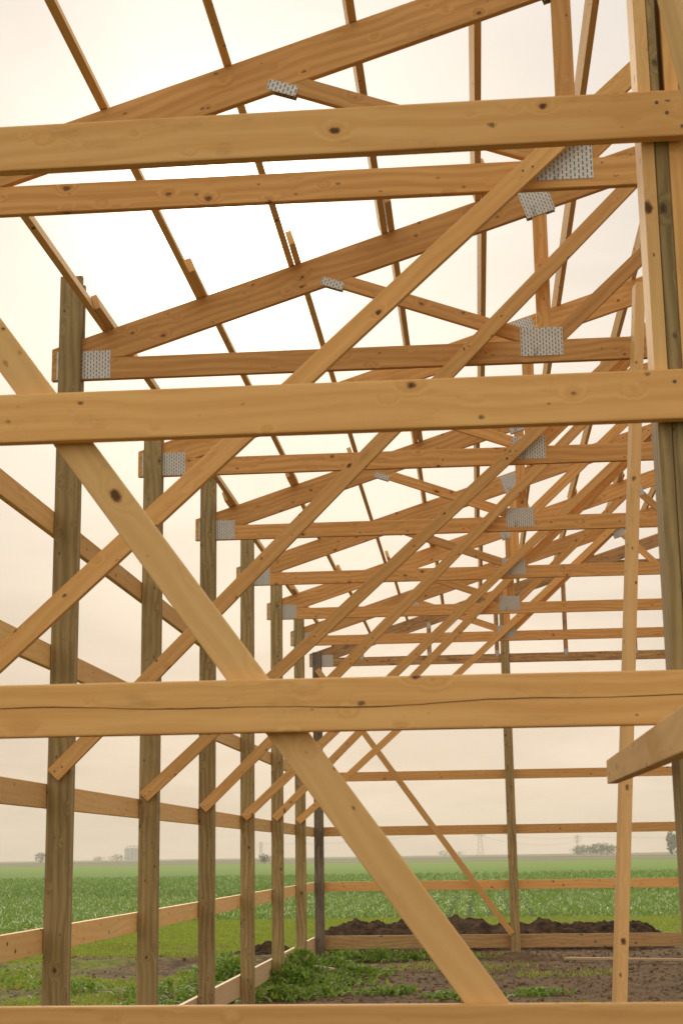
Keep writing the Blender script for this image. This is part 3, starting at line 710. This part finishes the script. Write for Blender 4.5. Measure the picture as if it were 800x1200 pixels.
dv = N.n('ShaderNodeCombineXYZ'); zz = N.math('ADD', N.math('MAXIMUM', sp.outputs[2], 0), .16)
N.l(N.math('DIVIDE', sp.outputs[0], zz), dv.inputs[0]); N.l(N.math('DIVIDE', sp.outputs[1], zz), dv.inputs[1])
cn = N.noise(dv.outputs[0], 1.3, 6, .58, .5); cn2 = N.noise(dv.outputs[0], .35, 3, .5)
shade = N.math('ADD', .85, N.math('MULTIPLY', N.ss(cn, .33, .67), .17))
bank = N.math('MULTIPLY', N.ss(N.math('MULTIPLY', sp.outputs[0], -1), .08, .36), N.math('SUBTRACT', 1.0, N.ss(sp.outputs[2], .12, .36)))
shade = N.math('MULTIPLY', shade, N.math('SUBTRACT', 1.0, N.math('MULTIPLY', bank, .17)))
shade = N.math('MULTIPLY', shade, N.math('ADD', .94, N.math('MULTIPLY', N.ss(cn2, .35, .65), .08)))
col = N.mix(1.0, base_c, shade, 'MULTIPLY')
mulc = N.n('ShaderNodeVectorMath', operation='SCALE'); N.l(base_c, mulc.inputs[0]); N.l(shade, mulc.inputs['Scale'])
g1 = N.math('MULTIPLY', N.math('POWER', 2.718, N.math('MULTIPLY', N.math('POWER', N.math('DIVIDE', ang, math.radians(2.3)), 2.0), -1.0)), 9.0)
g2 = N.math('MULTIPLY', N.math('POWER', 2.718, N.math('DIVIDE', ang, -math.radians(4.8))), .75)
g = N.math('ADD', g1, g2); gc = N.n('ShaderNodeVectorMath', operation='SCALE'); gc.inputs[0].default_value = (1.0,.92,.83); N.l(g, gc.inputs['Scale'])
shade_back_lift = N.math('MULTIPLY', shade, N.math('ADD', .97, N.math('MULTIPLY', N.ss(N.math('MULTIPLY', sp.outputs[1], -1), -.15, .6), .36)))  # sky behind the camera brightened, added to light the wood
N.l(shade_back_lift, mulc.inputs['Scale'])
nsc = N.n('ShaderNodeVectorMath', operation='SCALE'); N.l(sky.outputs[0], nsc.inputs[0]); nsc.inputs['Scale'].default_value = .004
tot = N.vm('ADD', N.vm('ADD', mulc.outputs[0], gc.outputs[0]), nsc.outputs[0])
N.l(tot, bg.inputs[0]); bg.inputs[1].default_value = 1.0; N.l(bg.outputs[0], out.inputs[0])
sun = bpy.data.lights.new('sun', 'SUN'); sun.energy = 1.2; sun.angle = math.radians(10); sun.color = (1,.86,.66)
so = bpy.data.objects.new('sun', sun); C.objects.link(so); so.rotation_euler = SUN.to_track_quat('Z', 'Y').to_euler(); so.location = (0, 0, 60)

# ------------------------------------------------------------------ camera
F_ = Vector((-0.08068078849199141, 0.9729828953152087, 0.21632127910204382)); R_ = Vector((0.9962255625346935, 0.08568898016651937, -0.013857389020137395)); U_ = R_.cross(F_)
cam = bpy.data.cameras.new('camera'); co = bpy.data.objects.new('camera', cam); C.objects.link(co)
co.matrix_world = Matrix.Translation((0, 0, EZ)) @ Matrix((R_, U_, -F_)).transposed().to_4x4()
cam.sensor_fit = 'VERTICAL'; cam.sensor_height = 36; cam.sensor_width = 24; cam.lens = 1820.57/1200*36; cam.clip_start = .05; cam.clip_end = 12000
cam.dof.use_dof = True; cam.dof.focus_distance = 9.5; cam.dof.aperture_fstop = 11
sc = bpy.context.scene; sc.camera = co
sc.view_settings.view_transform = 'Standard'; sc.view_settings.look = 'None'; sc.view_settings.exposure = .14; sc.view_settings.gamma = 1; sc.view_settings.use_curve_mapping = False
sc.cycles.volume_bounces = 1; sc.cycles.max_bounces = 6
